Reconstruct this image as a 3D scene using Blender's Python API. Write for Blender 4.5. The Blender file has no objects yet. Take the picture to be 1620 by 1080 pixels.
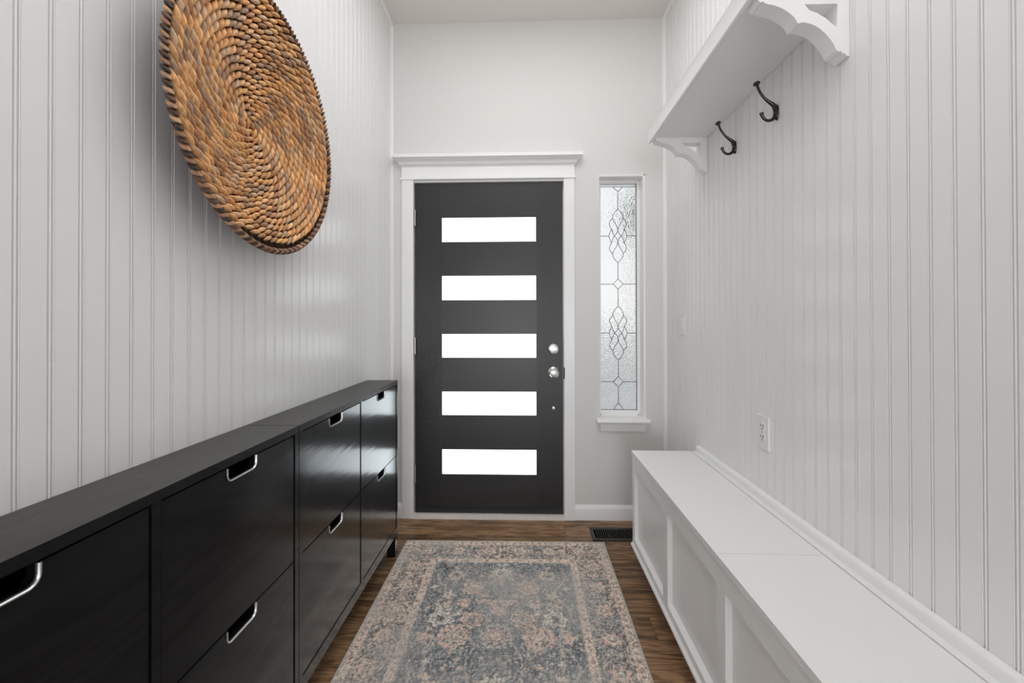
import bpy, bmesh, math, random
import numpy as np
from mathutils import Vector, Matrix
random.seed(7)
RNG = np.random.default_rng(11)
S = bpy.context.scene
COL = S.collection

# ------------------------------------------------------------------ camera
F_PX, YAW, PITCH, ROLL, PY, CAM_H = 669.22, -.0317, .005, -.0019, 504.88, 1.204
cy_, sy_ = math.cos(YAW), math.sin(YAW)
cp_, sp_ = math.cos(PITCH), math.sin(PITCH)
cr_, sr_ = math.cos(ROLL), math.sin(ROLL)
A_ = Matrix(((cy_, -sy_, 0), (sy_, cy_, 0), (0, 0, 1)))
B_ = Matrix(((1, 0, 0), (0, cp_, sp_), (0, -sp_, cp_)))
MT = (B_ @ A_).transposed()
right = MT @ Vector((cr_, 0, sr_)); up = MT @ Vector((-sr_, 0, cr_)); fwd = MT @ Vector((0, 1, 0))
cam = bpy.data.cameras.new('camera'); cam_o = bpy.data.objects.new('camera', cam); COL.objects.link(cam_o)
mw = Matrix((right, up, -fwd)).transposed().to_4x4(); mw.translation = Vector((0, 0, CAM_H))
cam_o.matrix_world = mw
cam.sensor_width = 36; cam.lens = F_PX * 36 / 1620
cam.shift_y = (PY - 540) / 1620
cam.clip_start = .02
S.camera = cam_o

# ------------------------------------------------------------------ world, lights, exposure
w = bpy.data.worlds.new('overcast_sky'); S.world = w; w.use_nodes = True
wn, wl = w.node_tree.nodes, w.node_tree.links
bg = wn['Background']
tc = wn.new('ShaderNodeTexCoord'); sx = wn.new('ShaderNodeSeparateXYZ'); rp = wn.new('ShaderNodeValToRGB')
wl.new(tc.outputs['Generated'], sx.inputs[0]); wl.new(sx.outputs['Z'], rp.inputs[0]); wl.new(rp.outputs[0], bg.inputs[0])
rp.color_ramp.elements[0].position = 0; rp.color_ramp.elements[0].color = (.90, .915, .925, 1)
rp.color_ramp.elements[1].position = .7; rp.color_ramp.elements[1].color = (.80, .86, .92, 1)
bg.inputs[1].default_value = 1.12

def area(name, loc, target, sx_, sy, power, col=(1, 1, 1)):
    l = bpy.data.lights.new(name, 'AREA'); l.shape = 'RECTANGLE'; l.size = sx_; l.size_y = sy
    l.energy = power; l.color = col
    o = bpy.data.objects.new(name, l); COL.objects.link(o); o.location = loc
    o.rotation_euler = (Vector(target) - Vector(loc)).to_track_quat('-Z', 'Y').to_euler()
    return o
area('ceiling_fill_light', (0.02, 1.1, 3.02), (0.02, 1.1, 0), 1.1, 1.9, 14.5, (.985, .99, 1))  # added unseen fill from above, no fixture belongs to it
area('rear_fill_light', (0.0, -4.3, .95), (0.0, 2, 1.1), 1.55, 1.7, 54, (.93, .97, 1))  # added fill from behind the viewer; the back wall has no window
PANE_E = 1.7

S.view_settings.view_transform = 'Standard'; S.view_settings.look = 'None'
S.view_settings.exposure = 0.16; S.view_settings.gamma = 1.0; S.view_settings.use_curve_mapping = False
S.cycles.max_bounces = 14; S.cycles.diffuse_bounces = 8; S.cycles.glossy_bounces = 6
S.cycles.transmission_bounces = 10; S.cycles.use_denoising = True
S.cycles.sample_clamp_indirect = 8

# ------------------------------------------------------------------ materials
def nodes(m): return m.node_tree.nodes, m.node_tree.links
def mat(name, base, rough=.5, spec=.5, metal=0., coat=0., coat_rough=.1, bump=None, noise_col=None):
    """bump=(scale, strength, distance); noise_col=(other colour, scale)"""
    m = bpy.data.materials.new(name); m.use_nodes = True
    n, l = nodes(m); b = n['Principled BSDF']
    b.inputs['Base Color'].default_value = (*base, 1); b.inputs['Roughness'].default_value = rough
    b.inputs['Specular IOR Level'].default_value = spec; b.inputs['Metallic'].default_value = metal
    b.inputs['Coat Weight'].default_value = coat; b.inputs['Coat Roughness'].default_value = coat_rough
    tcn = n.new('ShaderNodeTexCoord')
    if bump:
        t = n.new('ShaderNodeTexNoise'); t.inputs['Scale'].default_value = bump[0]; t.inputs['Detail'].default_value = 2
        l.new(tcn.outputs['Object'], t.inputs['Vector'])
        bn = n.new('ShaderNodeBump'); bn.inputs['Strength'].default_value = bump[1]; bn.inputs['Distance'].default_value = bump[2]
        l.new(t.outputs[0], bn.inputs['Height']); l.new(bn.outputs[0], b.inputs['Normal'])
        if coat: l.new(bn.outputs[0], b.inputs['Coat Normal'])
    if noise_col:
        t = n.new('ShaderNodeTexNoise'); t.inputs['Scale'].default_value = noise_col[1]; t.inputs['Detail'].default_value = 4
        l.new(tcn.outputs['Object'], t.inputs['Vector'])
        mx = n.new('ShaderNodeMix'); mx.data_type = 'RGBA'; mx.inputs[6].default_value = (*base, 1); mx.inputs[7].default_value = (*noise_col[0], 1)
        l.new(t.outputs[0], mx.inputs[0]); l.new(mx.outputs[2], b.inputs['Base Color'])
    return m

M = {}
M['bead'] = mat('semigloss_white_beadboard', (.86, .858, .855), .23, .38, bump=(9, .03, .004))
M['white'] = mat('white_trim_paint', (.90, .898, .895), .26, .5)
M['bench'] = mat('white_bench_paint', (.87, .868, .865), .3, .5, bump=(60, .08, .001))
M['wall'] = mat('warm_grey_wall_paint', (.735, .725, .71), .5, .35, bump=(170, .18, .0012))
M['ceiling'] = mat('ceiling_paint', (.83, .79, .76), .7, .2, bump=(120, .15, .001))
M['plain'] = mat('plain_wall_paint', (.86, .857, .85), .6, .3, bump=(170, .1, .001))
M['chrome'] = mat('satin_nickel', (.72, .71, .70), .2, .5, metal=1)
M['alu'] = mat('brushed_aluminium', (.74, .74, .74), .34, .5, metal=1)
M['hinge'] = mat('hinge_nickel', (.45, .44, .43), .35, .5, metal=1)
M['blackiron'] = mat('black_hook_enamel', (.006, .006, .008), .18, .6)
M['plastic'] = mat('white_plastic', (.84, .838, .83), .25, .5)
M['dark'] = mat('dark_slot', (.01, .01, .01), .7, .2)
M['cavity'] = mat('recess_shade_black', (.002, .002, .002), .9, .02)  # near-black, shade of the recesses put into the colour
M['register'] = mat('oil_bronze_register', (.035, .034, .032), .4, .5, metal=.3)
M['sill_wood'] = mat('pale_threshold', (.90, .88, .85), .4, .4, noise_col=((.74, .68, .61), 30))
M['sweep'] = mat('door_sweep', (.02, .021, .026), .35, .5)
M['came'] = mat('lead_came', (.05, .05, .052), .45, .5, metal=.6)
M['doorpaint'] = mat('charcoal_door_paint', (.019, .019, .020), .3, .5, bump=(210, .6, .002))

def door_rail_mat():
    m = mat('charcoal_door_rail_paint', (.025, .025, .026), .33, .5)
    n, l = nodes(m); b = n['Principled BSDF']
    t = n.new('ShaderNodeTexCoord'); mp = n.new('ShaderNodeMapping'); mp.inputs['Scale'].default_value = (8, 60, 190)
    no = n.new('ShaderNodeTexNoise'); no.inputs['Scale'].default_value = 1; no.inputs['Detail'].default_value = 4
    no2 = n.new('ShaderNodeTexNoise'); no2.inputs['Scale'].default_value = 230; no2.inputs['Detail'].default_value = 2
    ad = n.new('ShaderNodeMath'); ad.operation = 'ADD'
    bu = n.new('ShaderNodeBump'); bu.inputs['Strength'].default_value = .28; bu.inputs['Distance'].default_value = .0014
    l.new(t.outputs['Object'], mp.inputs[0]); l.new(mp.outputs[0], no.inputs['Vector']); l.new(t.outputs['Object'], no2.inputs['Vector'])
    l.new(no.outputs[0], ad.inputs[0]); l.new(no2.outputs[0], ad.inputs[1]); l.new(ad.outputs[0], bu.inputs['Height'])
    l.new(bu.outputs[0], b.inputs['Normal'])
    return m
M['rail'] = door_rail_mat()

def pane_mat():
    m = mat('frosted_daylit_glass', (.25, .26, .27), .12, .5)
    b = m.node_tree.nodes['Principled BSDF']
    b.inputs['Emission Color'].default_value = (.87, .925, .945, 1); b.inputs['Emission Strength'].default_value = PANE_E
    return m
M['pane'] = pane_mat()

def black_wood(name, gloss, gloss_rough, relief=.14, tint=(.95, .98, 1)):
    m = bpy.data.materials.new(name); m.use_nodes = True
    n, l = nodes(m); b = n['Principled BSDF']
    t = n.new('ShaderNodeTexCoord'); oi = n.new('ShaderNodeObjectInfo')
    off = n.new('ShaderNodeVectorMath'); off.operation = 'MULTIPLY_ADD'
    cmb = n.new('ShaderNodeCombineXYZ')
    l.new(oi.outputs['Random'], cmb.inputs[0]); l.new(oi.outputs['Random'], cmb.inputs[1]); l.new(oi.outputs['Random'], cmb.inputs[2])
    off.inputs[1].default_value = (7, 7, 7)
    l.new(cmb.outputs[0], off.inputs[0]); l.new(t.outputs['Object'], off.inputs[2])
    mp = n.new('ShaderNodeMapping'); mp.inputs['Scale'].default_value = (5, .9, 4)
    l.new(off.outputs[0], mp.inputs[0])
    wv = n.new('ShaderNodeTexNoise'); wv.inputs['Scale'].default_value = 1.3; wv.inputs['Detail'].default_value = 2; wv.inputs['Distortion'].default_value = .4
    l.new(mp.outputs[0], wv.inputs['Vector'])
    ml = n.new('ShaderNodeMath'); ml.operation = 'MULTIPLY'; ml.inputs[1].default_value = 60
    sn = n.new('ShaderNodeMath'); sn.operation = 'SINE'
    l.new(wv.outputs[0], ml.inputs[0]); l.new(ml.outputs[0], sn.inputs[0])
    fi = n.new('ShaderNodeMapping'); fi.inputs['Scale'].default_value = (140, 5, 140); l.new(off.outputs[0], fi.inputs[0])
    fn = n.new('ShaderNodeTexNoise'); fn.inputs['Scale'].default_value = 1; fn.inputs['Detail'].default_value = 3
    l.new(fi.outputs[0], fn.inputs['Vector'])
    ad = n.new('ShaderNodeMath'); ad.operation = 'MULTIPLY_ADD'; ad.inputs[1].default_value = .35
    l.new(sn.outputs[0], ad.inputs[0]); l.new(fn.outputs[0], ad.inputs[2])
    r = n.new('ShaderNodeValToRGB'); r.color_ramp.elements[0].color = (.0040, .0042, .0045, 1); r.color_ramp.elements[1].color = (.0095, .0097, .0100, 1)
    l.new(ad.outputs[0], r.inputs[0]); l.new(r.outputs[0], b.inputs['Base Color'])
    bu = n.new('ShaderNodeBump'); bu.inputs['Strength'].default_value = relief; bu.inputs['Distance'].default_value = .0008
    l.new(ad.outputs[0], bu.inputs['Height']); l.new(bu.outputs[0], b.inputs['Normal'])
    b.inputs['Roughness'].default_value = .45; b.inputs['Specular IOR Level'].default_value = .12
    # lacquer: a gloss layer whose weight follows the Fresnel curve of the hard varnish
    gl = n.new('ShaderNodeBsdfGlossy'); gl.inputs['Roughness'].default_value = gloss_rough; gl.inputs['Color'].default_value = (*tint, 1); l.new(bu.outputs[0], gl.inputs['Normal'])
    fr = n.new('ShaderNodeFresnel'); fr.inputs['IOR'].default_value = 1.5; l.new(bu.outputs[0], fr.inputs['Normal'])
    mr = n.new('ShaderNodeMapRange'); mr.inputs[1].default_value = .075; mr.inputs[2].default_value = .24; mr.inputs[3].default_value = .008; mr.inputs[4].default_value = gloss
    l.new(fr.outputs[0], mr.inputs[0])
    ms = n.new('ShaderNodeMixShader'); l.new(mr.outputs[0], ms.inputs[0]); l.new(b.outputs[0], ms.inputs[1]); l.new(gl.outputs[0], ms.inputs[2])
    l.new(ms.outputs[0], n['Material Output'].inputs['Surface'])
    return m
M['cab'] = black_wood('black_lacquered_veneer', .52, .15)
M['cabtop'] = black_wood('black_satin_veneer_top', .15, .36, .4, (1, .975, .95))

def floor_wood():
    m = bpy.data.materials.new('walnut_laminate_plank'); m.use_nodes = True
    n, l = nodes(m); b = n['Principled BSDF']
    t = n.new('ShaderNodeTexCoord'); oi = n.new('ShaderNodeObjectInfo')
    cmb = n.new('ShaderNodeCombineXYZ')
    for i in range(3): l.new(oi.outputs['Random'], cmb.inputs[i])
    off = n.new('ShaderNodeVectorMath'); off.operation = 'MULTIPLY_ADD'; off.inputs[1].default_value = (23, 31, 17)
    l.new(cmb.outputs[0], off.inputs[0]); l.new(t.outputs['Object'], off.inputs[2])
    mp = n.new('ShaderNodeMapping'); mp.inputs['Scale'].default_value = (2.2, 13, 4); l.new(off.outputs[0], mp.inputs[0])
    g1 = n.new('ShaderNodeTexNoise'); g1.inputs['Scale'].default_value = 1.2; g1.inputs['Detail'].default_value = 3; g1.inputs['Distortion'].default_value = 1.0
    l.new(mp.outputs[0], g1.inputs['Vector'])
    ml = n.new('ShaderNodeMath'); ml.operation = 'MULTIPLY'; ml.inputs[1].default_value = 26
    sn = n.new('ShaderNodeMath'); sn.operation = 'SINE'; l.new(g1.outputs[0], ml.inputs[0]); l.new(ml.outputs[0], sn.inputs[0])
    mp2 = n.new('ShaderNodeMapping'); mp2.inputs['Scale'].default_value = (9, 190, 9); l.new(off.outputs[0], mp2.inputs[0])
    g2 = n.new('ShaderNodeTexNoise'); g2.inputs['Scale'].default_value = 1; g2.inputs['Detail'].default_value = 4; l.new(mp2.outputs[0], g2.inputs['Vector'])
    a1 = n.new('ShaderNodeMath'); a1.operation = 'MULTIPLY_ADD'; a1.inputs[1].default_value = .13; l.new(sn.outputs[0], a1.inputs[0]); l.new(g2.outputs[0], a1.inputs[2])
    a2 = n.new('ShaderNodeMath'); a2.operation = 'MULTIPLY_ADD'; a2.inputs[1].default_value = .22; a2.inputs[2].default_value = -.1
    l.new(oi.outputs['Random'], a2.inputs[0])
    a3 = n.new('ShaderNodeMath'); a3.operation = 'ADD'; l.new(a1.outputs[0], a3.inputs[0]); l.new(a2.outputs[0], a3.inputs[1])
    r = n.new('ShaderNodeValToRGB'); e = r.color_ramp.elements
    e[0].position = .25; e[0].color = (.070, .039, .019, 1); e[1].position = .8; e[1].color = (.42, .25, .135, 1)
    k = e.new(.5); k.color = (.215, .122, .062, 1)
    l.new(a3.outputs[0], r.inputs[0]); l.new(r.outputs[0], b.inputs['Base Color'])
    bu = n.new('ShaderNodeBump'); bu.inputs['Strength'].default_value = .15; bu.inputs['Distance'].default_value = .0006
    l.new(g2.outputs[0], bu.inputs['Height']); l.new(bu.outputs[0], b.inputs['Normal'])
    b.inputs['Roughness'].default_value = .38; b.inputs['Specular IOR Level'].default_value = .35
    return m
M['floor'] = floor_wood()

def attr_mat(name, rough, mul_noise=None, bump=None):
    m = bpy.data.materials.new(name); m.use_nodes = True
    n, l = nodes(m); b = n['Principled BSDF']
    at = n.new('ShaderNodeAttribute'); at.attribute_name = 'col'
    t = n.new('ShaderNodeTexCoord'); mp = n.new('ShaderNodeMapping'); l.new(t.outputs['Object'], mp.inputs[0])
    no = n.new('ShaderNodeTexNoise'); l.new(mp.outputs[0], no.inputs['Vector']); no.inputs['Detail'].default_value = 3
    mp.inputs['Scale'].default_value = mul_noise[0]; no.inputs['Scale'].default_value = 1
    rg = n.new('ShaderNodeMapRange'); rg.inputs[1].default_value = .3; rg.inputs[2].default_value = .7
    rg.inputs[3].default_value = mul_noise[1]; rg.inputs[4].default_value = mul_noise[2]
    l.new(no.outputs[0], rg.inputs[0])
    vm = n.new('ShaderNodeVectorMath'); vm.operation = 'SCALE'; l.new(at.outputs['Color'], vm.inputs[0]); l.new(rg.outputs[0], vm.inputs['Scale'])
    l.new(vm.outputs[0], b.inputs['Base Color'])
    bu = n.new('ShaderNodeBump'); bu.inputs['Strength'].default_value = bump[0]; bu.inputs['Distance'].default_value = bump[1]
    l.new(no.outputs[0], bu.inputs['Height']); l.new(bu.outputs[0], b.inputs['Normal'])
    b.inputs['Roughness'].default_value = rough; b.inputs['Specular IOR Level'].default_value = .3
    return m
M['straw'] = attr_mat('water_hyacinth_fibre', .5, ((130, 130, 60), .72, 1.2), (.4, .0015))
M['rug'] = attr_mat('distressed_rug_pile', .95, ((420, 900, 10), .62, 1.3), (.5, .002))
M['binding'] = mat('rug_binding', (.50, .47, .41), .9, .2, bump=(300, .4, .001))

def glass_mat():
    m = mat('textured_sidelight_glass', (.97, .98, .98), .05, .5)
    n, l = nodes(m); b = n['Principled BSDF']; b.inputs['Transmission Weight'].default_value = .86; b.inputs['IOR'].default_value = 1.45
    b.inputs['Base Color'].default_value = (.95, .95, .945, 1)
    t = n.new('ShaderNodeTexCoord')
    v = n.new('ShaderNodeTexVoronoi'); v.inputs['Scale'].default_value = 130; v.feature = 'SMOOTH_F1'
    no = n.new('ShaderNodeTexNoise'); no.inputs['Scale'].default_value = 60; no.inputs['Detail'].default_value = 2
    l.new(t.outputs['Object'], v.inputs['Vector']); l.new(t.outputs['Object'], no.inputs['Vector'])
    a = n.new('ShaderNodeMath'); a.operation = 'ADD'; l.new(v.outputs['Distance'], a.inputs[0]); l.new(no.outputs[0], a.inputs[1])
    bu = n.new('ShaderNodeBump'); bu.inputs['Distance'].default_value = .003
    sp_ = n.new('ShaderNodeSeparateXYZ'); l.new(t.outputs['Object'], sp_.inputs[0])
    mz = n.new('ShaderNodeMapRange'); mz.inputs[1].default_value = .1; mz.inputs[2].default_value = .85; mz.inputs[3].default_value = .95; mz.inputs[4].default_value = .38
    l.new(sp_.outputs['Z'], mz.inputs[0]); l.new(mz.outputs[0], bu.inputs['Strength'])   # the pebbled relief is heavier towards the foot of the pane
    l.new(a.outputs[0], bu.inputs['Height']); l.new(bu.outputs[0], b.inputs['Normal'])
    return m
M['glass'] = glass_mat()
M['ground'] = mat('sparkle_mottled_ground', (.95, .95, .93), .9, .2, noise_col=((.03, .03, .03), 1.1))  # white and near-black mottle put into the colour so the glass glints
M['leaf'] = mat('dark_tree_leaves', (.02, .035, .015), .7, .3, noise_col=((.05, .07, .03), 6))
M['bark'] = mat('tree_bark', (.05, .04, .03), .9, .2, bump=(20, .5, .02))

# ------------------------------------------------------------------ helpers
ORG = {}
def root(name, loc=(0, 0, 0), label=None, cat=None, group=None, kind=None):
    o = bpy.data.objects.new(name, None); COL.objects.link(o); o.location = loc; ORG[o] = Vector(loc)
    o.empty_display_size = .1
    tag(o, label, cat, group, kind); return o
def tag(o, label=None, cat=None, group=None, kind=None):
    if label: o['label'] = label
    if cat: o['category'] = cat
    if group: o['group'] = group
    if kind: o['kind'] = kind
    return o
def finish(me, angle=35):
    for p in me.polygons: p.use_smooth = True
    me.set_sharp_from_angle(angle=math.radians(angle))
def obj(name, bm, m, parent=None, bevel=0., seg=2, angle=35, smooth=True):
    """links a bmesh (world coordinates) as one mesh object under parent"""
    if bevel:
        ed = [e for e in bm.edges if len(e.link_faces) == 2 and e.calc_face_angle(0) > math.radians(30)]
        bmesh.ops.bevel(bm, geom=ed, offset=bevel, segments=seg, affect='EDGES', profile=.5, clamp_overlap=True)
    bmesh.ops.recalc_face_normals(bm, faces=bm.faces)
    o_ = ORG[parent] if parent is not None else Vector((0, 0, 0))
    if o_.length: bmesh.ops.translate(bm, verts=bm.verts, vec=-o_)
    me = bpy.data.meshes.new(name); bm.to_mesh(me); bm.free()
    if smooth: finish(me, angle)
    me.materials.append(m)
    o = bpy.data.objects.new(name, me); COL.objects.link(o)
    if parent is not None: o.parent = parent
    ORG[o] = o_
    return o
def place(name, me, parent, loc):
    o = bpy.data.objects.new(name, me); COL.objects.link(o); o.parent = parent
    o.location = Vector(loc) - ORG[parent]; return o
def box(bm, x0, x1, y0, y1, z0, z1):
    v = [bm.verts.new(c) for c in ((x0, y0, z0), (x1, y0, z0), (x1, y1, z0), (x0, y1, z0), (x0, y0, z1), (x1, y0, z1), (x1, y1, z1), (x0, y1, z1))]
    for f in ((3, 2, 1, 0), (4, 5, 6, 7), (0, 1, 5, 4), (1, 2, 6, 5), (2, 3, 7, 6), (3, 0, 4, 7)):
        bm.faces.new([v[i] for i in f])
    return v
def B(*a):
    bm = bmesh.new(); box(bm, *a); return bm
def prism(bm, pts, axis, a, b):
    """extrudes a 2-D outline along an axis: 0 -> pts are (y,z), 1 -> (x,z), 2 -> (x,y)"""
    def P(p, t):
        return {0: (t, p[0], p[1]), 1: (p[0], t, p[1]), 2: (p[0], p[1], t)}[axis]
    va = [bm.verts.new(P(p, a)) for p in pts]; vb = [bm.verts.new(P(p, b)) for p in pts]
    n = len(pts)
    fa = bm.faces.new(va); fb = bm.faces.new(vb[::-1])
    for i in range(n): bm.faces.new((va[i], vb[i], vb[(i + 1) % n], va[(i + 1) % n]))
    return fa, fb
def PR(pts, axis, a, b):
    bm = bmesh.new(); prism(bm, pts, axis, a, b); return bm
def lathe(bm, prof, center, axis='-Y', n=28):
    """prof: (radius, along) pairs"""
    c = Vector(center); rings = []
    d = {'-Y': Vector((0, -1, 0)), '-X': Vector((-1, 0, 0)), 'Z': Vector((0, 0, 1))}[axis]
    u = d.orthogonal().normalized(); v = d.cross(u)
    for r, h in prof:
        if r < 1e-6: rings.append([bm.verts.new(c + d * h)])
        else: rings.append([bm.verts.new(c + d * h + (u * math.cos(t) + v * math.sin(t)) * r) for t in (2 * math.pi * i / n for i in range(n))])
    for a, b in zip(rings, rings[1:]):
        for i in range(n):
            q = [a[i % len(a)], a[(i + 1) % len(a)], b[(i + 1) % len(b)], b[i % len(b)]]
            q = list(dict.fromkeys(q))
            if len(q) > 2: bm.faces.new(q)
def tube(bm, pts, rad, n=10, flat=None):
    """tube along a polyline; rad: number or list of radii; flat: (vector, factor) squashes the section along a direction"""
    pts = [Vector(p) for p in pts]; k = len(pts)
    rads = rad if isinstance(rad, (list, tuple)) else [rad] * k
    rings = []; prev = None
    for i, p in enumerate(pts):
        t = (pts[min(i + 1, k - 1)] - pts[max(i - 1, 0)]).normalized()
        u = t.orthogonal().normalized() if prev is None else (prev - t * prev.dot(t)).normalized()
        prev = u; v = t.cross(u); ring = []
        for j in range(n):
            a = 2 * math.pi * j / n
            d = (u * math.cos(a) + v * math.sin(a)) * rads[i]
            if flat: d += flat[0] * d.dot(flat[0]) * (flat[1] - 1)
            ring.append(bm.verts.new(p + d))
        rings.append(ring)
    for a, b in zip(rings, rings[1:]):
        for j in range(n): bm.faces.new((a[j], a[(j + 1) % n], b[(j + 1) % n], b[j]))
    bm.faces.new(rings[0][::-1]); bm.faces.new(rings[-1])
def spline(pts, k=6):
    """Catmull-Rom through the points"""
    P = [Vector(p) for p in pts]; P = [2 * P[0] - P[1]] + P + [2 * P[-1] - P[-2]]
    out = []
    for i in range(1, len(P) - 2):
        for j in range(k):
            t = j / k; a, b, c, d = P[i - 1], P[i], P[i + 1], P[i + 2]
            out.append(.5 * ((2 * b) + (c - a) * t + (2 * a - 5 * b + 4 * c - d) * t * t + (3 * b - a - 3 * c + d) * t ** 3))
    out.append(P[-2]); return out
def copy_tree(o, parent=None):
    c = o.copy(); COL.objects.link(c)
    if parent is not None: c.parent = parent
    for ch in list(o.children): copy_tree(ch, c)
    return c

# ------------------------------------------------------------------ room
L, R, D, H = -.829, .85, 2.5905, 3.0455
YB = -4.45                                   # back end of the hall behind the camera

fl = root('floor', (0, 0, 0), 'dark walnut plank floor', None, None, 'structure')
obj('subfloor', B(L - .1, R + .1, YB - .1, D + .16, -.08, -.012), M['dark'], fl)
PW = .127
plank_cache = {}
def plank_mesh(length, width):
    k = (round(length, 3), round(width, 3))
    if k not in plank_cache:
        bm = B(-length / 2, length / 2, -width / 2, width / 2, -.012, 0)
        ed = [e for e in bm.edges if all(v.co.z > -.001 for v in e.verts)]
        bmesh.ops.bevel(bm, geom=ed, offset=.0012, segments=1, affect='EDGES')
        me = bpy.data.meshes.new('plank'); bm.to_mesh(me); bm.free(); me.materials.append(M['floor']); plank_cache[k] = me
    return plank_cache[k]
rows = [(2.512, D + .03)]
y = 2.512
while y > -2.4: rows.append((y - PW, y)); y -= PW
joints = {0: [-.35], 1: [.222], 2: [-.52, .60], 3: [.02], 4: [-.25], 5: [.58], 6: [.1, -.6], 7: [.50]}
for i, (ya, yb) in enumerate(rows):
    xs = [L - .004] + sorted(joints.get(i, [random.uniform(-.5, .5)])) + [R + .004]
    for xa, xb in zip(xs, xs[1:]):
        ln, wd = round(xb - xa - .0006, 3), round(yb - ya - .0006, 3)
        place('plank', plank_mesh(ln, wd), fl, ((xa + xb) / 2, (ya + yb) / 2, 0))

obj_c = obj('ceiling', B(L - .1, R + .1, YB - .1, D + .16, H, H + .1), M['ceiling']); tag(obj_c, 'pale warm ceiling', None, None, 'structure')
o = obj('wall_back', B(L - .1, R + .1, YB - .1, YB, 0, H), M['plain']); tag(o, 'plain wall behind the viewer', kind='structure')

# beadboard walls: backing plus single boards, each with a double groove and a bead
PITCHB = .0509
def board_mesh(sgn):
    w_, d = PITCHB, .0060
    pr = [(0, 0), (.0004, d), (.0396, d), (.0404, d - .0008), (.0413, d - .0046), (.0423, d - .0046), (.0431, d - .0010),
          (.0442, d - .0001), (.0458, d - .0001), (.0469, d - .0010), (.0477, d - .0046), (.0487, d - .0046), (.0496, d - .0008), (w_ - .0004, d), (w_, 0)]
    bm = bmesh.new(); prism(bm, [(sgn * b, a) for a, b in pr], 2, 0, H)
    bmesh.ops.recalc_face_normals(bm, faces=bm.faces)
    me = bpy.data.meshes.new('board'); bm.to_mesh(me); bm.free(); finish(me, 14); me.materials.append(M['bead']); return me
for side, X, sgn, phase in (('left', L, 1, .6618), ('right', R, -1, .813)):
    wr = root('wall_' + side, (X, 0, 0), 'white beadboard wall on the ' + side, None, None, 'structure')
    obj('wall_backing', B(min(X - sgn * .0060, X - sgn * .12), max(X - sgn * .0060, X - sgn * .12), YB, D + .16, 0, H), M['plain'], wr)
    me = board_mesh(sgn)
    # the bead centre sits .045 from the board's near edge
    y0 = phase - .045 - PITCHB * 32
    while y0 + PITCHB < D + .05:
        if y0 > -2.4: place('board', me, wr, (X - sgn * .0060, y0, 0))
        y0 += PITCHB

# front wall with its door and sidelight openings
DX0, DX1, DZ1 = -.70, .247, 2.078
WX0, WX1, WZ0, WZ1 = .452, .714, .60, 2.083
WT = D + .16
bm = bmesh.new()
for a in ((L - .1, DX0, 0, H), (DX0, DX1, DZ1, H), (DX1, WX0, 0, H), (WX0, WX1, 0, WZ0), (WX0, WX1, WZ1, H), (WX1, R + .1, 0, H)):
    box(bm, a[0], a[1], D, WT, a[2], a[3])
o = obj('wall_front', bm, M['wall'], smooth=False); tag(o, 'warm grey painted wall holding the front door', kind='structure')

# small corner and ceiling mouldings
def quarter(x, z, sx, sz, r=.017):
    return [(x, z), (x + sx * r, z), (x + sx * r, z + sz * r * .3), (x + sx * r * .6, z + sz * r * .6), (x + sx * r * .3, z + sz * r), (x, z + sz * r)]
t1 = root('trim_1', (0, D, H), 'thin white cove strips at the wall corners and ceiling', None, None, 'structure')
for X, s in ((L, 1), (R, -1)):
    obj('ceiling_strip', PR(quarter(X, H, s, -1), 1, YB, D), M['white'], t1)
    obj('corner_strip', PR([(X, D), (X + s * .016, D), (X + s * .016, D - .005), (X + s * .005, D - .016), (X, D - .016)], 2, 0, H - .017), M['white'], t1)

# baseboards on the front wall
bp_ = [(0, 0), (-.014, 0), (-.014, .066), (-.011, .078), (-.006, .084), (-.004, .089), (0, .089)]
for i, (xa, xb) in enumerate(((L + .016, -.758), (.298, R - .016))):
    bm = PR([(D + a, b) for a, b in bp_], 0, xa, xb)
    o = obj('baseboard_front' if i == 0 else 'baseboard_front_right', bm, M['white']); tag(o, 'white baseboard ' + ('left' if i == 0 else 'right') + ' of the front door', kind='structure')

# ------------------------------------------------------------------ door casing
t2 = root('trim_2', (-.22, D, 0), 'white craftsman casing around the front door', None, None, 'structure')
obj('side_casing', B(-.758, -.687, D - .018, D, 0, 2.076), M['white'], t2, bevel=.0025)
obj('side_casing', B(.234, .298, D - .018, D, 0, 2.076), M['white'], t2, bevel=.0025)
obj('fillet_bead', B(-.766, .306, D - .026, D, 2.074, 2.087), M['white'], t2, bevel=.005, seg=3)
obj('head_casing', B(-.758, .298, D - .020, D, 2.087, 2.150), M['white'], t2, bevel=.002)
cap = [(0, 2.150), (-.022, 2.150), (-.024, 2.156), (-.030, 2.160), (-.033, 2.170), (-.042, 2.183), (-.058, 2.193), (-.066, 2.197), (-.066, 2.216), (0, 2.216)]
# crown returns on both ends: loft of the profile as a mitred cap
bm = bmesh.new(); ring = []
for dy, z in cap:
    ring.append([bm.verts.new((-.758 + dy + .018 if dy < -.018 else -.758, D, z)), bm.verts.new((-.758 + dy + .018 if dy < -.018 else -.758, D + dy, z)),
                 bm.verts.new((.298 - dy - .018 if dy < -.018 else .298, D + dy, z)), bm.verts.new((.298 - dy - .018 if dy < -.018 else .298, D, z))])
for a, b in zip(ring, ring[1:]):
    for i in range(3):
        try: bm.faces.new((a[i], a[i + 1], b[i + 1], b[i]))
        except ValueError: pass
bmesh.ops.remove_doubles(bm, verts=bm.verts, dist=1e-5)
obj('cap_moulding', bm, M['white'], t2, angle=50)

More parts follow.
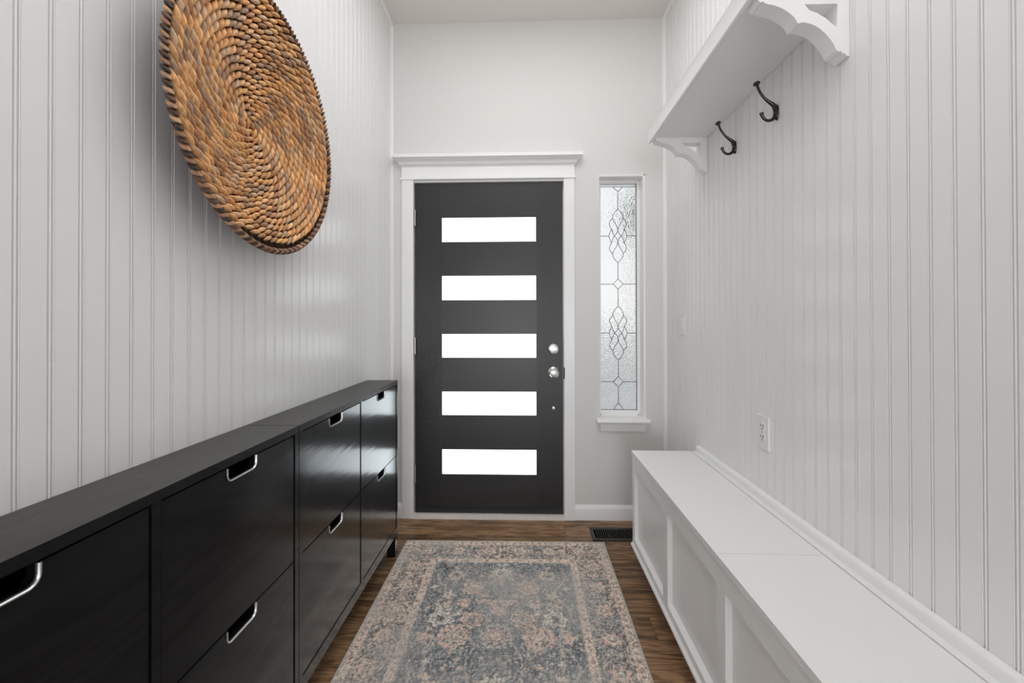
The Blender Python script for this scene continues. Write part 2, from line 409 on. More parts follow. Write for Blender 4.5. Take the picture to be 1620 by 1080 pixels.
# ------------------------------------------------------------------ front door
dr = root('door_1', (-.226, D + .01, 0), 'charcoal front door with five horizontal frosted panes', None, None, 'structure')
obj('jamb', B(DX0, -.687, D, WT, 0, DZ1), M['white'], dr)
obj('jamb', B(.234, DX1, D, WT, 0, DZ1), M['white'], dr)
obj('jamb', B(DX0, DX1, D, WT, 2.062, DZ1), M['white'], dr)
LY0, LY1 = D + .008, D + .052
obj('stile', B(-.682, -.5185, LY0, LY1, .030, 2.058), M['doorpaint'], dr, bevel=.0012)
obj('stile', B(.0685, .2295, LY0, LY1, .030, 2.058), M['doorpaint'], dr, bevel=.0012)
panes = [(1.848, 1.6926), (1.4886, 1.3332), (1.1295, .9783), (.7748, .6238), (.4187, .2601)]
zs = [2.058] + [z for p in panes for z in p] + [.030]
for i in range(0, len(zs), 2):
    obj('rail', B(-.5185, .0685, LY0 + .0012, LY1, zs[i + 1], zs[i]), M['rail'], dr, bevel=.0012)
for zt, zb in panes:
    p = obj('glass_pane', B(-.5185, .0685, LY0 + .006, LY1 - .006, zb, zt), M['pane'], dr)
    bm = bmesh.new()
    for a in ((-.5185, .0685, zt - .003, zt), (-.5185, .0685, zb, zb + .003), (-.5185, -.5155, zb + .003, zt - .003), (.0655, .0685, zb + .003, zt - .003)):
        box(bm, a[0], a[1], LY0 + .002, LY0 + .0065, a[2], a[3])
    obj('glazing_bead', bm, M['sweep'], p)
for z0, z1 in ((1.792, 1.893), (1.003, 1.108), (.217, .326)):
    bm = bmesh.new(); lathe(bm, [(0, 0), (.0075, 0), (.0075, z1 - z0), (0, z1 - z0)], (-.6805, D - .004, z0), 'Z', 12)
    box(bm, -.700, -.684, D - .0012, D + .006, z0, z1)
    obj('hinge', bm, M['hinge'], dr)
def rosette(name, z, rs, extra):
    bm = bmesh.new(); lathe(bm, rs, (.171, LY0, z), '-Y', 32); o = obj(name, bm, M['chrome'], dr, angle=30)
    return o
k = rosette('deadbolt', 1.035, [(.0, 0), (.034, 0), (.034, .006), (.031, .011), (.020, .014), (0, .0145)], None)
obj('thumb_turn', B(.171 - .017, .171 + .017, LY0 - .032, LY0 - .013, 1.035 - .005, 1.035 + .004), M['chrome'], k, bevel=.003, seg=3)
k = rosette('door_knob', .892, [(0, 0), (.034, 0), (.034, .006), (.028, .011), (.013, .016), (.012, .032), (.024, .040), (.0285, .050), (.0285, .058), (.022, .066), (.010, .069), (0, .069)], None)
obj('lock_button', B(.171 - .009, .171 + .009, LY0 - .075, LY0 - .068, .889, .895), M['hinge'], k, bevel=.001)
k = rosette('round_stud', .672, [(0, 0), (.0115, 0), (.0115, .004), (.008, .007), (.0045, .008), (0, .008)], None)
obj('strike_plate', B(.2315, .2375, D - .020, D - .0005, .855, .925), M['dark'], dr)
obj('door_sweep', B(-.681, .229, LY0 - .006, LY0 + .002, .030, .062), M['sweep'], dr, bevel=.003)
obj('threshold', B(-.687, .234, D - .022, D + .12, 0, .027), M['sill_wood'], dr, bevel=.004)

# ------------------------------------------------------------------ sidelight window
wi = root('window_1', (.583, D, .61), 'narrow leaded sidelight window with textured glass', None, None, 'structure')
GY = D + .082
bm = bmesh.new()
rv = .013
for a in ((WX1 - .0008, WX1 + rv), ):
    prism(bm, [(WX1 - .0008, D + .15), (WX1 - .0008, D + .006), (WX1 + .002, D + .0), (WX1 + .006, D - .0025), (WX1 + rv, D - .0025), (WX1 + rv, D + .15)], 2, .612, WZ1 + rv)
o = obj('reveal_bead', bm, M['white'], wi, angle=60)
bm = PR([(D + .15, WZ1 - .0008), (D + .006, WZ1 - .0008), (D, WZ1 + .002), (D - .0025, WZ1 + .006), (D - .0025, WZ1 + rv), (D + .15, WZ1 + rv)], 0, WX0, WX1 + rv)
obj('reveal_bead', bm, M['white'], wi, angle=60)
obj('reveal_lining', B(WX0 - .01, WX0 + .0008, D + .004, D + .15, .612, WZ1), M['white'], wi)
fw = .019
for nm, a in (('frame_stile', (WX0, WX0 + fw, .630, WZ1)), ('frame_stile', (WX1 - fw, WX1, .630, WZ1)), ('frame_rail', (WX0 + fw, WX1 - fw, WZ1 - fw, WZ1)), ('frame_rail', (WX0 + fw, WX1 - fw, .612, .648))):
    obj(nm, B(a[0], a[1], GY - .014, GY + .03, a[2], a[3]), M['white'], wi, bevel=.002)
obj('glass_pane', B(WX0 + fw - .002, WX1 - fw + .002, GY, GY + .006, .640, WZ1 - fw + .002), M['glass'], wi)
# lead cames, drawn in picture units about the glass axis and laid on the pane
gx, sc = (WX0 + WX1) / 2 - .002, 1 / 251.5
def gz(py): return 1.204 - (py - 506.0) / 251.5
cm = bmesh.new()
def came(pts, rad=.0017, sm=True):
    P = [(x, GY - .0015, z) for x, z in pts]
    tube(cm, spline(P, 5) if sm and len(P) > 2 else P, rad, 6)
def motif(cyp, half=None):
    q = 1 / 4.906
    quarter_ = [[(0, -209), (-30, -175), (-40, -140), (-28, -108), (-8, -76), (0, -42)], [(-40, -139), (-60, -113), (-65, -88), (-48, -50), (-38, -20), (-28, 0)],
                [(0, -42), (-12, -16), (-28, 0)], [(-48, -55), (-62, -25), (-70, 0)]]
    for line in quarter_:
        for mx in (1, -1):
            for my in (1, -1):
                if half and my * half < 0: continue
                came([(gx + mx * a * q * sc, gz(cyp + my * b * q)) for a, b in line])
def diamond(cyp, r=8):
    p = [(gx, gz(cyp - r)), (gx + r * sc, gz(cyp)), (gx, gz(cyp + r)), (gx - r * sc, gz(cyp)), (gx, gz(cyp - r))]
    for a, b in zip(p, p[1:]): came([a, b], sm=False)
xl, xr = WX0 + fw, WX1 - fw
motif(371.5); motif(524.7); diamond(447.5); diamond(601.4)
def vline(a, b): came([(gx, gz(a)), (gx, gz(b))], sm=False)
vline(301.5, 329); vline(414, 439.5); vline(455.5, 482); vline(567, 593.4); vline(609.4, 635)
for cyp, off in ((371.5, 14.3), (524.7, 14.3), (447.5, 8), (601.4, 8)):
    came([(xl, gz(cyp)), (gx - off * sc, gz(cyp))], sm=False); came([(gx + off * sc, gz(cyp)), (xr, gz(cyp))], sm=False)
came([(gx - 8 * sc, gz(294)), (gx, gz(301.5))], sm=False); came([(gx + 8 * sc, gz(294)), (gx, gz(301.5))], sm=False)
came([(xl, gz(294)), (xr, gz(294))], sm=False); came([(xl, .652), (xr, .652)], sm=False)
for s in (1, -1): came([(gx, gz(635)), (gx + s * 6 * sc, gz(642)), (gx + s * 8.3 * sc, gz(651))])
came([(xr, .648), (xr, WZ1 - fw)], .003, False)
obj('lead_came', cm, M['came'], wi)
sp = [(D + .085, .598), (D - .045, .590), (D - .052, .597), (D - .053, .606), (D - .048, .613), (D - .04, .615), (D + .085, .615)]
obj('window_sill', PR(sp, 0, .428, .743), M['white'], wi, angle=60)
ap = [(D, .592), (D - .032, .592), (D - .030, .575), (D - .022, .556), (D - .018, .541), (D, .539)]
bm = bmesh.new(); ends = []
for t, s in ((.447, 1), (.724, -1)):
    ends.append([bm.verts.new((t + s * (z - .592) * -.12, yv, z)) for yv, z in ap])
n_ = len(ap)
for i in range(n_): bm.faces.new((ends[0][i], ends[1][i], ends[1][(i + 1) % n_], ends[0][(i + 1) % n_]))
bm.faces.new(ends[0]); bm.faces.new(ends[1][::-1])
obj('window_apron', bm, M['white'], wi, angle=60)

# ------------------------------------------------------------------ shoe cabinets
CX = -.6664                                   # front plane
def shoe_cabinet(y1):
    y0 = y1 - .9585; ym = (y0 + y1) / 2
    xb = L + .003
    t = root('shoe_cabinet', ((xb + CX) / 2, ym, 0))
    obj('top_panel', B(xb, CX, y0, y1, .879, .899), M['cabtop'], t, bevel=.0015)
    for a, b in ((y0, y0 + .0195), (y1 - .0195, y1)):
        obj('side_panel', B(xb, CX, a, b, .106, .879), M['cab'], t, bevel=.001)
    obj('divider', B(xb, CX, ym - .0095, ym + .0095, .146, .879), M['cab'], t, bevel=.001)
    obj('bottom_rail', B(xb, CX, y0 + .0195, y1 - .0195, .106, .1455), M['cab'], t, bevel=.001)
    obj('back_panel', B(xb, xb + .006, y0 + .0195, y1 - .0195, .146, .879), M['cavity'], t)
    for a in (y0, y1 - .042):
        for xa, xc in ((CX - .042, CX), (xb, xb + .042)):
            obj('leg', B(xa, xc, a, a + .042, 0, .106), M['cab'], t, bevel=.001)
    for (da, db) in ((y0 + .0195, ym - .0095), (ym + .0095, y1 - .0195)):
        for (z0, z1) in ((.1475, .5105), (.5145, .8745)):
            a, b = da + .0036, db - .0036; c = (a + b) / 2
            hw, hd, r = .0505, .029, .014
            # front outline with a rounded notch cut in the top edge
            arc = lambda cx, cz, a0, a1: [(cx + r * math.cos(math.radians(a0 + (a1 - a0) * i / 5)), cz + r * math.sin(math.radians(a0 + (a1 - a0) * i / 5))) for i in range(6)]
            notch = [(c + hw, z1)] + arc(c + hw - r, z1 - hd + r, 0, -90) + arc(c - hw + r, z1 - hd + r, -90, -180) + [(c - hw, z1)]
            bm = bmesh.new()
            pts = [(a, z0), (b, z0), (b, z1)] + notch + [(a, z1)]
            fa, fb = prism(bm, pts, 0, CX - .020, CX - .0026)
            bm.normal_update(); bmesh.ops.triangulate(bm, faces=[fa, fb])
            d = obj('door', bm, M['cab'], t)
            path = [(CX - .0016, p[0], p[1]) for p in notch]
            hb = bmesh.new()
            # folded aluminium lip along the notch
            prof = [(-.004, -.0012), (-.004, .0010), (.0012, .0010), (.0024, -.0006), (.0012, -.0030), (-.0006, -.0030), (-.0006, -.0012)]
            rings = []
            N_ = len(path)
            for i, p in enumerate(path):
                q0, q1 = Vector(path[max(i - 1, 0)]), Vector(path[min(i + 1, N_ - 1)])
                tg = (q1 - q0).normalized(); nn = Vector((0, -tg.z, tg.y))   # towards the notch
                if nn.dot(Vector((0, c, z1)) - Vector((0, p[1], p[2]))) < 0: nn = -nn
                rings.append([hb.verts.new(Vector(p) + Vector((u_, 0, 0)) + nn * v_) for u_, v_ in prof])
            for ra, rb in zip(rings, rings[1:]):
                for j in range(len(prof)): hb.faces.new((ra[j], ra[(j + 1) % len(prof)], rb[(j + 1) % len(prof)], rb[j]))
            hb.faces.new(rings[0]); hb.faces.new(rings[-1][::-1])
            obj('handle', hb, M['alu'], d, angle=60)
    # near-black blocks behind the doors, standing for the shade inside the cabinet
    obj('pocket_shade_block', B(xb + .006, CX - .06, y0 + .02, ym - .01, .15, .86), M['cavity'], t)
    obj('pocket_shade_block', B(xb + .006, CX - .06, ym + .01, y1 - .02, .15, .86), M['cavity'], t)
    return t
c1 = shoe_cabinet(2.186)
tag(c1, 'black-brown shoe cabinet with four flap doors, farther one next to the front door', 'cabinet', 'low black shoe cabinets along the left wall')
c2 = copy_tree(c1); c2.location.y -= .9615
tag(c2, 'black-brown shoe cabinet with four flap doors, nearer one, at the left edge', 'cabinet', 'low black shoe cabinets along the left wall')

# ------------------------------------------------------------------ storage bench
BF, BY1, BY0, BT = .5248, 2.104, .215, .567
bn = root('storage_bench', (.68, 1.16, 0), 'long white built-in storage bench with panelled front along the right wall', 'bench')
obj('toe_kick', B(.60, R - .001, BY0 + .04, BY1 - .04, 0, .107), M['bench'], bn)
obj('carcass', B(BF + .022, R - .001, BY0, BY1, .107, .546), M['bench'], bn)
rail_pts = lambda z0, z1: B(BF, BF + .022, BY0, BY1, z0, z1)
obj('top_rail', rail_pts(.484, .546), M['bench'], bn, bevel=.0015)
lower = [(BF - .009, .107), (BF - .0095, .112), (BF - .007, .117), (BF - .002, .120), (BF, .124), (BF, .148), (BF + .010, .154), (BF + .022, .158), (BF + .022, .107)]
obj('base_moulding', PR(lower, 1, BY0, BY1), M['bench'], bn, angle=25)
for ya, yb in ((2.066, BY1), (1.590, 1.643), (1.136, 1.188), (.682, .735), (BY0, .262)):
    obj('stile', B(BF, BF + .022, ya, yb, .150, .484), M['bench'], bn, bevel=.0015)
for ya, yb in ((1.643, 2.066), (1.188, 1.590), (.735, 1.136), (.262, .682)):
    obj('panel', B(BF + .018, BF + .022, ya, yb, .156, .484), M['bench'], bn)
SEAM = 1.180
for ya, yb in ((SEAM + .001, BY1 + .002), (BY0, SEAM - .0006)):
    obj('lid', B(BF - .004, .8095, ya, yb, .5475, BT), M['bench'], bn, bevel=.0045, seg=3)
obj('back_strip', B(.8142, R - .001, BY0, BY1 + .002, .546, BT), M['bench'], bn, bevel=.001)
up_ = [(.834, BT), (.834, BT + .020), (.838, BT + .027), (.846, BT + .030), (R - .0005, BT + .030), (R - .0005, BT)]
obj('back_moulding', PR(up_, 1, BY0, BY1), M['white'], bn, angle=40)

# ------------------------------------------------------------------ wall shelf with brackets
SZ, SY0, SY1 = 2.0600, 1.128, 2.042
ws = root('wall_shelf', (R, (SY0 + SY1) / 2, SZ), 'white wall shelf on two scrolled brackets above the bench', 'shelf')
obj('shelf_board', B(.606, R - .001, SY0, SY1, SZ, SZ + .020), M['white'], ws, bevel=.001)
fa_ = [(.606, SZ - .001), (.600, SZ - .006), (.5925, SZ - .006), (.5905, SZ - .002), (.5905, SZ + .050), (.5885, SZ + .055), (.606, SZ + .055)]
obj('fascia', PR(fa_, 1, SY0, SY1), M['white'], ws, angle=25)
arc1 = [(.642, 2.0375), (.655, 2.0350), (.668, 2.0300), (.680, 2.0240), (.692, 2.0160), (.702, 2.0080), (.710, 1.9990), (.7145, 1.9895)]
arc2 = [(.7300, 1.9880), (.7450, 1.9850), (.7600, 1.9790), (.7750, 1.9690), (.7880, 1.9570), (.8000, 1.9420), (.8090, 1.9280), (.8150, 1.9140)]
out = [(.610, SZ), (.6130, 2.0500), (.6220, 2.0420), (.6270, 2.0460), (.6310, 2.0420), (.6365, 2.0395)] + arc1 + [(.7180, 1.9850)] + arc2 + \
      [(.8230, 1.9080), (.8260, 1.9120), (.8310, 1.9040), (.8370, 1.9040), (.8420, 1.8970), (R - .001, 1.8970), (R - .001, SZ)]
hole = [(.734, 2.035), (.748, 2.019), (.768, 2.011), (.788, 1.998), (.804, 1.983), (.817, 1.972), (.8195, 2.035)]
for a, b in ((1.995, 2.0405), (1.131, 1.1765)):
    bm = bmesh.new()
    vs = []
    for yv in (a, b):
        vo = [bm.verts.new((x, yv, z)) for x, z in out]; vh = [bm.verts.new((x, yv, z)) for x, z in hole]
        eo = [bm.edges.new((vo[i], vo[(i + 1) % len(vo)])) for i in range(len(vo))]; eh = [bm.edges.new((vh[i], vh[(i + 1) % len(vh)])) for i in range(len(vh))]
        bmesh.ops.triangle_fill(bm, use_beauty=True, use_dissolve=False, edges=eo + eh)
        vs.append((vo, vh))
    for q in (0, 1):
        va, vb = vs[0][q], vs[1][q]; n_ = len(va)
        for i in range(n_): bm.faces.new((va[i], va[(i + 1) % n_], vb[(i + 1) % n_], vb[i]))
    obj('bracket', bm, M['white'], ws, angle=22)

# ------------------------------------------------------------------ coat hooks
def coat_hook(y):
    t = root('coat_hook', (R, y, 1.906))
    X = R
    # oval plate on the wall
    bm = bmesh.new(); lathe(bm, [(0, 0), (1, 0), (1, .004), (.8, .0065), (0, .0075)], (0, 0, 0), '-X', 24)
    for v in bm.verts: v.co = Vector((v.co.x + X, v.co.y * .010 + y, v.co.z * .0265 + 1.906))
    obj('plate', bm, M['blackiron'], t, angle=60)
    a = spline([(X - .005, y, 1.914), (X - .012, y, 1.930), (X - .026, y, 1.941), (X - .042, y, 1.955), (X - .056, y, 1.974), (X - .064, y, 1.992), (X - .068, y, 2.004)], 5)
    n_ = len(a); bm = bmesh.new(); tube(bm, a, [.0085 + (.0042 - .0085) * min(1, i / (n_ * .5)) for i in range(n_)], 12)
    obj('upper_arm', bm, M['blackiron'], t, angle=60)
    bm = bmesh.new()
    tube(bm, [(X - .066, y, 1.999), (X - .0672, y, 2.0025), (X - .0688, y, 2.006), (X - .070, y, 2.0095)], [.0065, .0112, .0112, .0085], 14)
    obj('tip_knob', bm, M['blackiron'], t, angle=60)
    a = spline([(X - .004, y, 1.908), (X - .008, y, 1.892), (X - .018, y, 1.882), (X - .031, y, 1.879), (X - .043, y, 1.885), (X - .050, y, 1.895), (X - .053, y, 1.906)], 5)
    n_ = len(a); bm = bmesh.new(); tube(bm, a, [.0085 + (.0048 - .0085) * min(1, i / (n_ * .4)) + (.0022 * max(0, (i / n_ - .75) * 4)) for i in range(n_)], 12)
    obj('lower_arm', bm, M['blackiron'], t, angle=60)
    for dz in (.015, -.015):
        bm = bmesh.new(); lathe(bm, [(0, 0), (.0032, 0), (.0028, .0022), (0, .003)], (X - .0065, y - .0005, 1.906 + dz), '-X', 12); obj('screw', bm, M['blackiron'], t)
    return t
h1 = coat_hook(1.735); tag(h1, 'black metal double coat hook nearer the front door, by the far shelf bracket', 'hook', 'black coat hooks under the white shelf')
h2 = copy_tree(h1); h2.location.y = 1.450; tag(h2, 'black metal double coat hook nearer the viewer, by the near shelf bracket', 'hook', 'black coat hooks under the white shelf')

# ------------------------------------------------------------------ outlet and switch
oz, oy = .809, 1.536
t = root('wall_outlet', (R, oy, oz), 'white double power outlet on the beadboard above the bench', 'outlet')
obj('cover_plate', B(R - .007, R - .0005, oy - .036, oy + .036, oz - .058, oz + .058), M['plastic'], t, bevel=.003, seg=2)
for dz in (.0195, -.0195):
    bm = bmesh.new(); lathe(bm, [(0, 0), (.0172, 0), (.0168, .0022), (0, .0024)], (R - .0065, oy, oz + dz), '-X', 24)
    s_ = obj('socket', bm, M['plastic'], t)
    bm = bmesh.new()
    box(bm, R - .0094, R - .0088, oy - .0085, oy - .0055, oz + dz - .001, oz + dz + .008); box(bm, R - .0094, R - .0088, oy + .0055, oy + .0082, oz + dz - .001, oz + dz + .007)
    box(bm, R - .0094, R - .0088, oy - .0025, oy + .0025, oz + dz - .0105, oz + dz - .006)
    obj('slot', bm, M['dark'], s_)
bm = bmesh.new(); lathe(bm, [(0, 0), (.003, 0), (.0026, .0012), (0, .0014)], (R - .0069, oy, oz), '-X', 12); obj('screw', bm, M['chrome'], t)
sy, sz = 2.328, 1.188
t = root('light_switch', (R, sy, sz), 'white two-gang light switch on the right wall beside the sidelight', 'light switch')
obj('cover_plate', B(R - .006, R - .0005, sy - .058, sy + .058, sz - .058, sz + .058), M['plastic'], t, bevel=.0025)
for dy in (-.023, .023):
    r_ = obj('rocker', PR([(R - .006, sz - .033), (R - .0085, sz - .033), (R - .0115, sz + .033), (R - .006, sz + .033)], 1, sy + dy - .0165, sy + dy + .0165), M['plastic'], t, bevel=.001)
    bm = bmesh.new()
    for z in (.047,): lathe(bm, [(0, 0), (.003, 0), (0, .0012)], (R - .006, sy + dy, sz + z), '-X', 10)
    obj('screw', bm, M['hinge'], t)

# ------------------------------------------------------------------ floor register
rx0, rx1, ry0, ry1 = .368, .672, 2.335, 2.482
t = root('floor_register', ((rx0 + rx1) / 2, (ry0 + ry1) / 2, 0), 'dark bronze slotted floor register by the end of the bench', 'floor vent')
ix0, ix1, iy0, iy1 = rx0 + .019, rx1 - .019, ry0 + .022, ry1 - .022
bm = bmesh.new()
for a in ((rx0, rx1, ry0, iy0), (rx0, rx1, iy1, ry1), (rx0, ix0, iy0, iy1), (ix1, rx1, iy0, iy1)): box(bm, *a, .0002, .006)
obj('rim', bm, M['register'], t)
obj('duct_shade_sheet', B(ix0, ix1, iy0, iy1, .0002, .0008), M['cavity'], t)  # near-black sheet standing for the shade down in the duct
n_ = 21
bmS = B(-.0022, .0022, -(iy1 - iy0) / 2, (iy1 - iy0) / 2, .001, .0055)
meS = bpy.data.meshes.new('slat'); bmS.to_mesh(meS); bmS.free(); meS.materials.append(M['register'])
for i in range(1, n_): place('slat', meS, t, (ix0 + (ix1 - ix0) * i / n_, (iy0 + iy1) / 2, 0))

# ------------------------------------------------------------------ woven basket on the left wall
BX, BY, BZ, BR = -.735, 1.2008, 1.7732, .360
DEP = .068
bk = root('woven_basket', (L, BY, BZ), 'large round shallow woven seagrass basket hung on the left beadboard wall', 'basket')
def dish_h(r): return BX - DEP * (1 - min(1, r / BR) ** 1.6)          # X of the woven surface at radius r
def dish_point(r, th, lift=0.):
    dh = (dish_h(r + .002) - dish_h(max(r - .002, 0))) / (.004 if r > .002 else .002 + r)
    er = Vector((0, math.cos(th), math.sin(th)))
    n = (Vector((1, 0, 0)) - er * dh).normalized()
    et = Vector((0, -math.sin(th), math.cos(th)))
    er2 = et.cross(n) * -1
    if er2.dot(er) < 0: er2 = -er2
    return Vector((dish_h(r), BY, BZ)) + er * r + n * lift, er2, et, n
NU, NV = 9, 8
def grain(verts, faces, cols, c, du, dv, dn, a, b, h, col):
    base = len(verts)
    verts.append(c - du * a)
    for i in range(1, NU):
        s = -1 + 2 * i / NU; rr = (1 - abs(s) ** 1.5) ** .95
        for j in range(NV):
            t = 2 * math.pi * j / NV
            verts.append(c + du * (a * s) + dv * (b * rr * math.cos(t)) + dn * (h * rr * math.sin(t)))
    verts.append(c + du * a)
    last = len(verts) - 1
    for j in range(NV):
        faces.append((base, base + 1 + (j + 1) % NV, base + 1 + j)); faces.append((last, last - NV + j, last - NV + (j + 1) % NV))
    for i in range(NU - 2):
        for j in range(NV):
            p = base + 1 + i * NV; faces.append((p + j, p + (j + 1) % NV, p + NV + (j + 1) % NV, p + NV + j))
    for i in range(last - base + 1):
        cols.append(col)
def strand_obj(name, verts, faces, cols, parent):
    me = bpy.data.meshes.new(name); o_ = ORG[parent]
    me.from_pydata([v - o_ for v in verts], [], faces); me.update()
    at = me.color_attributes.new('col', 'FLOAT_COLOR', 'POINT')
    at.data.foreach_set('color', np.array([(*c, 1) for c in cols], dtype=np.float32).ravel())
    finish(me, 80); me.materials.append(M['straw'])
    o = bpy.data.objects.new(name, me); COL.objects.link(o); o.parent = parent; ORG[o] = o_; return o
PAL = [(.80, .43, .18), (.74, .39, .16), (.86, .51, .25), (.66, .34, .14), (.80, .47, .22), (.46, .24, .12), (.68, .45, .28), (.44, .29, .19)]
def pick():
    c = random.choice(PAL); k = random.uniform(.82, 1.12); return tuple(x * k for x in c)
ROWS = 18; PITCH_R = (BR - .012) / ROWS
acc = {}
th = .6
while True:
    turns = th / (2 * math.pi); r = PITCH_R * turns + .006
    if r > BR - .012: break
    row = int(turns)
    V, Fc, C = acc.setdefault(row, ([], [], []))
    step = .0225 + .006 * min(1, r / BR)
    # each turn is a two-strand twist: grains lie slantwise across the coil
    half = (step * .90, PITCH_R * .355)
    c, er, et, n = dish_point(r, th, .004 + random.uniform(-.001, .001))
    sl = math.radians(23 + random.uniform(-7, 7))
    du = (et * math.cos(sl) - er * math.sin(sl) + n * random.uniform(-.05, .1)).normalized()
    dv = (er * math.cos(sl) + et * math.sin(sl)).normalized()
    grain(V, Fc, C, c, du, dv, du.cross(dv), half[0], half[1], .0105, pick())
    # under-strand between the grains, near-black: gap shade put into its colour
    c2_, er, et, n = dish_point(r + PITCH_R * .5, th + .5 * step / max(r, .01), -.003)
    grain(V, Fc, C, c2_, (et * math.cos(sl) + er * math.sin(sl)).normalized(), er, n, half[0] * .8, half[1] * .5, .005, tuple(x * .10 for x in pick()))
    th += step / max(r, .010)
for row in sorted(acc): strand_obj('woven_coil', *acc[row], bk)
V, Fc, C = [], [], []
nR = 165
for i in range(nR):
    th = 2 * math.pi * i / nR
    er = Vector((0, math.cos(th), math.sin(th))); et = Vector((0, -math.sin(th), math.cos(th))); ex = Vector((1, 0, 0))
    c = Vector((BX - .003, BY, BZ)) + er * (BR + .001)
    du = (ex * .78 + et * .62).normalized(); dv = (et * .78 - ex * .62).normalized()
    kk = random.uniform(.75, 1.05); base = random.choice([(.46, .26, .15), (.54, .33, .20), (.40, .21, .12)]) if i % 2 else random.choice([(.11, .06, .04), (.16, .09, .06), (.07, .045, .035)])
    grain(V, Fc, C, c, du, dv, er, .0150, .0058, .0100, tuple(x * kk for x in base))
strand_obj('wrapped_rim', V, Fc, C, bk)
# dish under the coils, its dark colour standing for shade in the gaps
bm = bmesh.new(); rings = []
for k_ in range(14):
    r = .004 + (BR - .004) * k_ / 13
    rings.append([bm.verts.new((dish_h(r) - .007, BY + r * math.cos(2 * math.pi * j / 64), BZ + r * math.sin(2 * math.pi * j / 64))) for j in range(64)])
for a, b in zip(rings, rings[1:]):
    for j in range(64): bm.faces.new((a[j], a[(j + 1) % 64], b[(j + 1) % 64], b[j]))
bm.faces.new(rings[0])
M['backing'] = mat('basket_gap_shade', (.035, .016, .008), .9, .1, bump=(120, .5, .003))
o = obj('gap_shade_dish', bm, M['backing'], bk)
md = o.modifiers.new('solid', 'SOLIDIFY'); md.thickness = .004; md.offset = -1

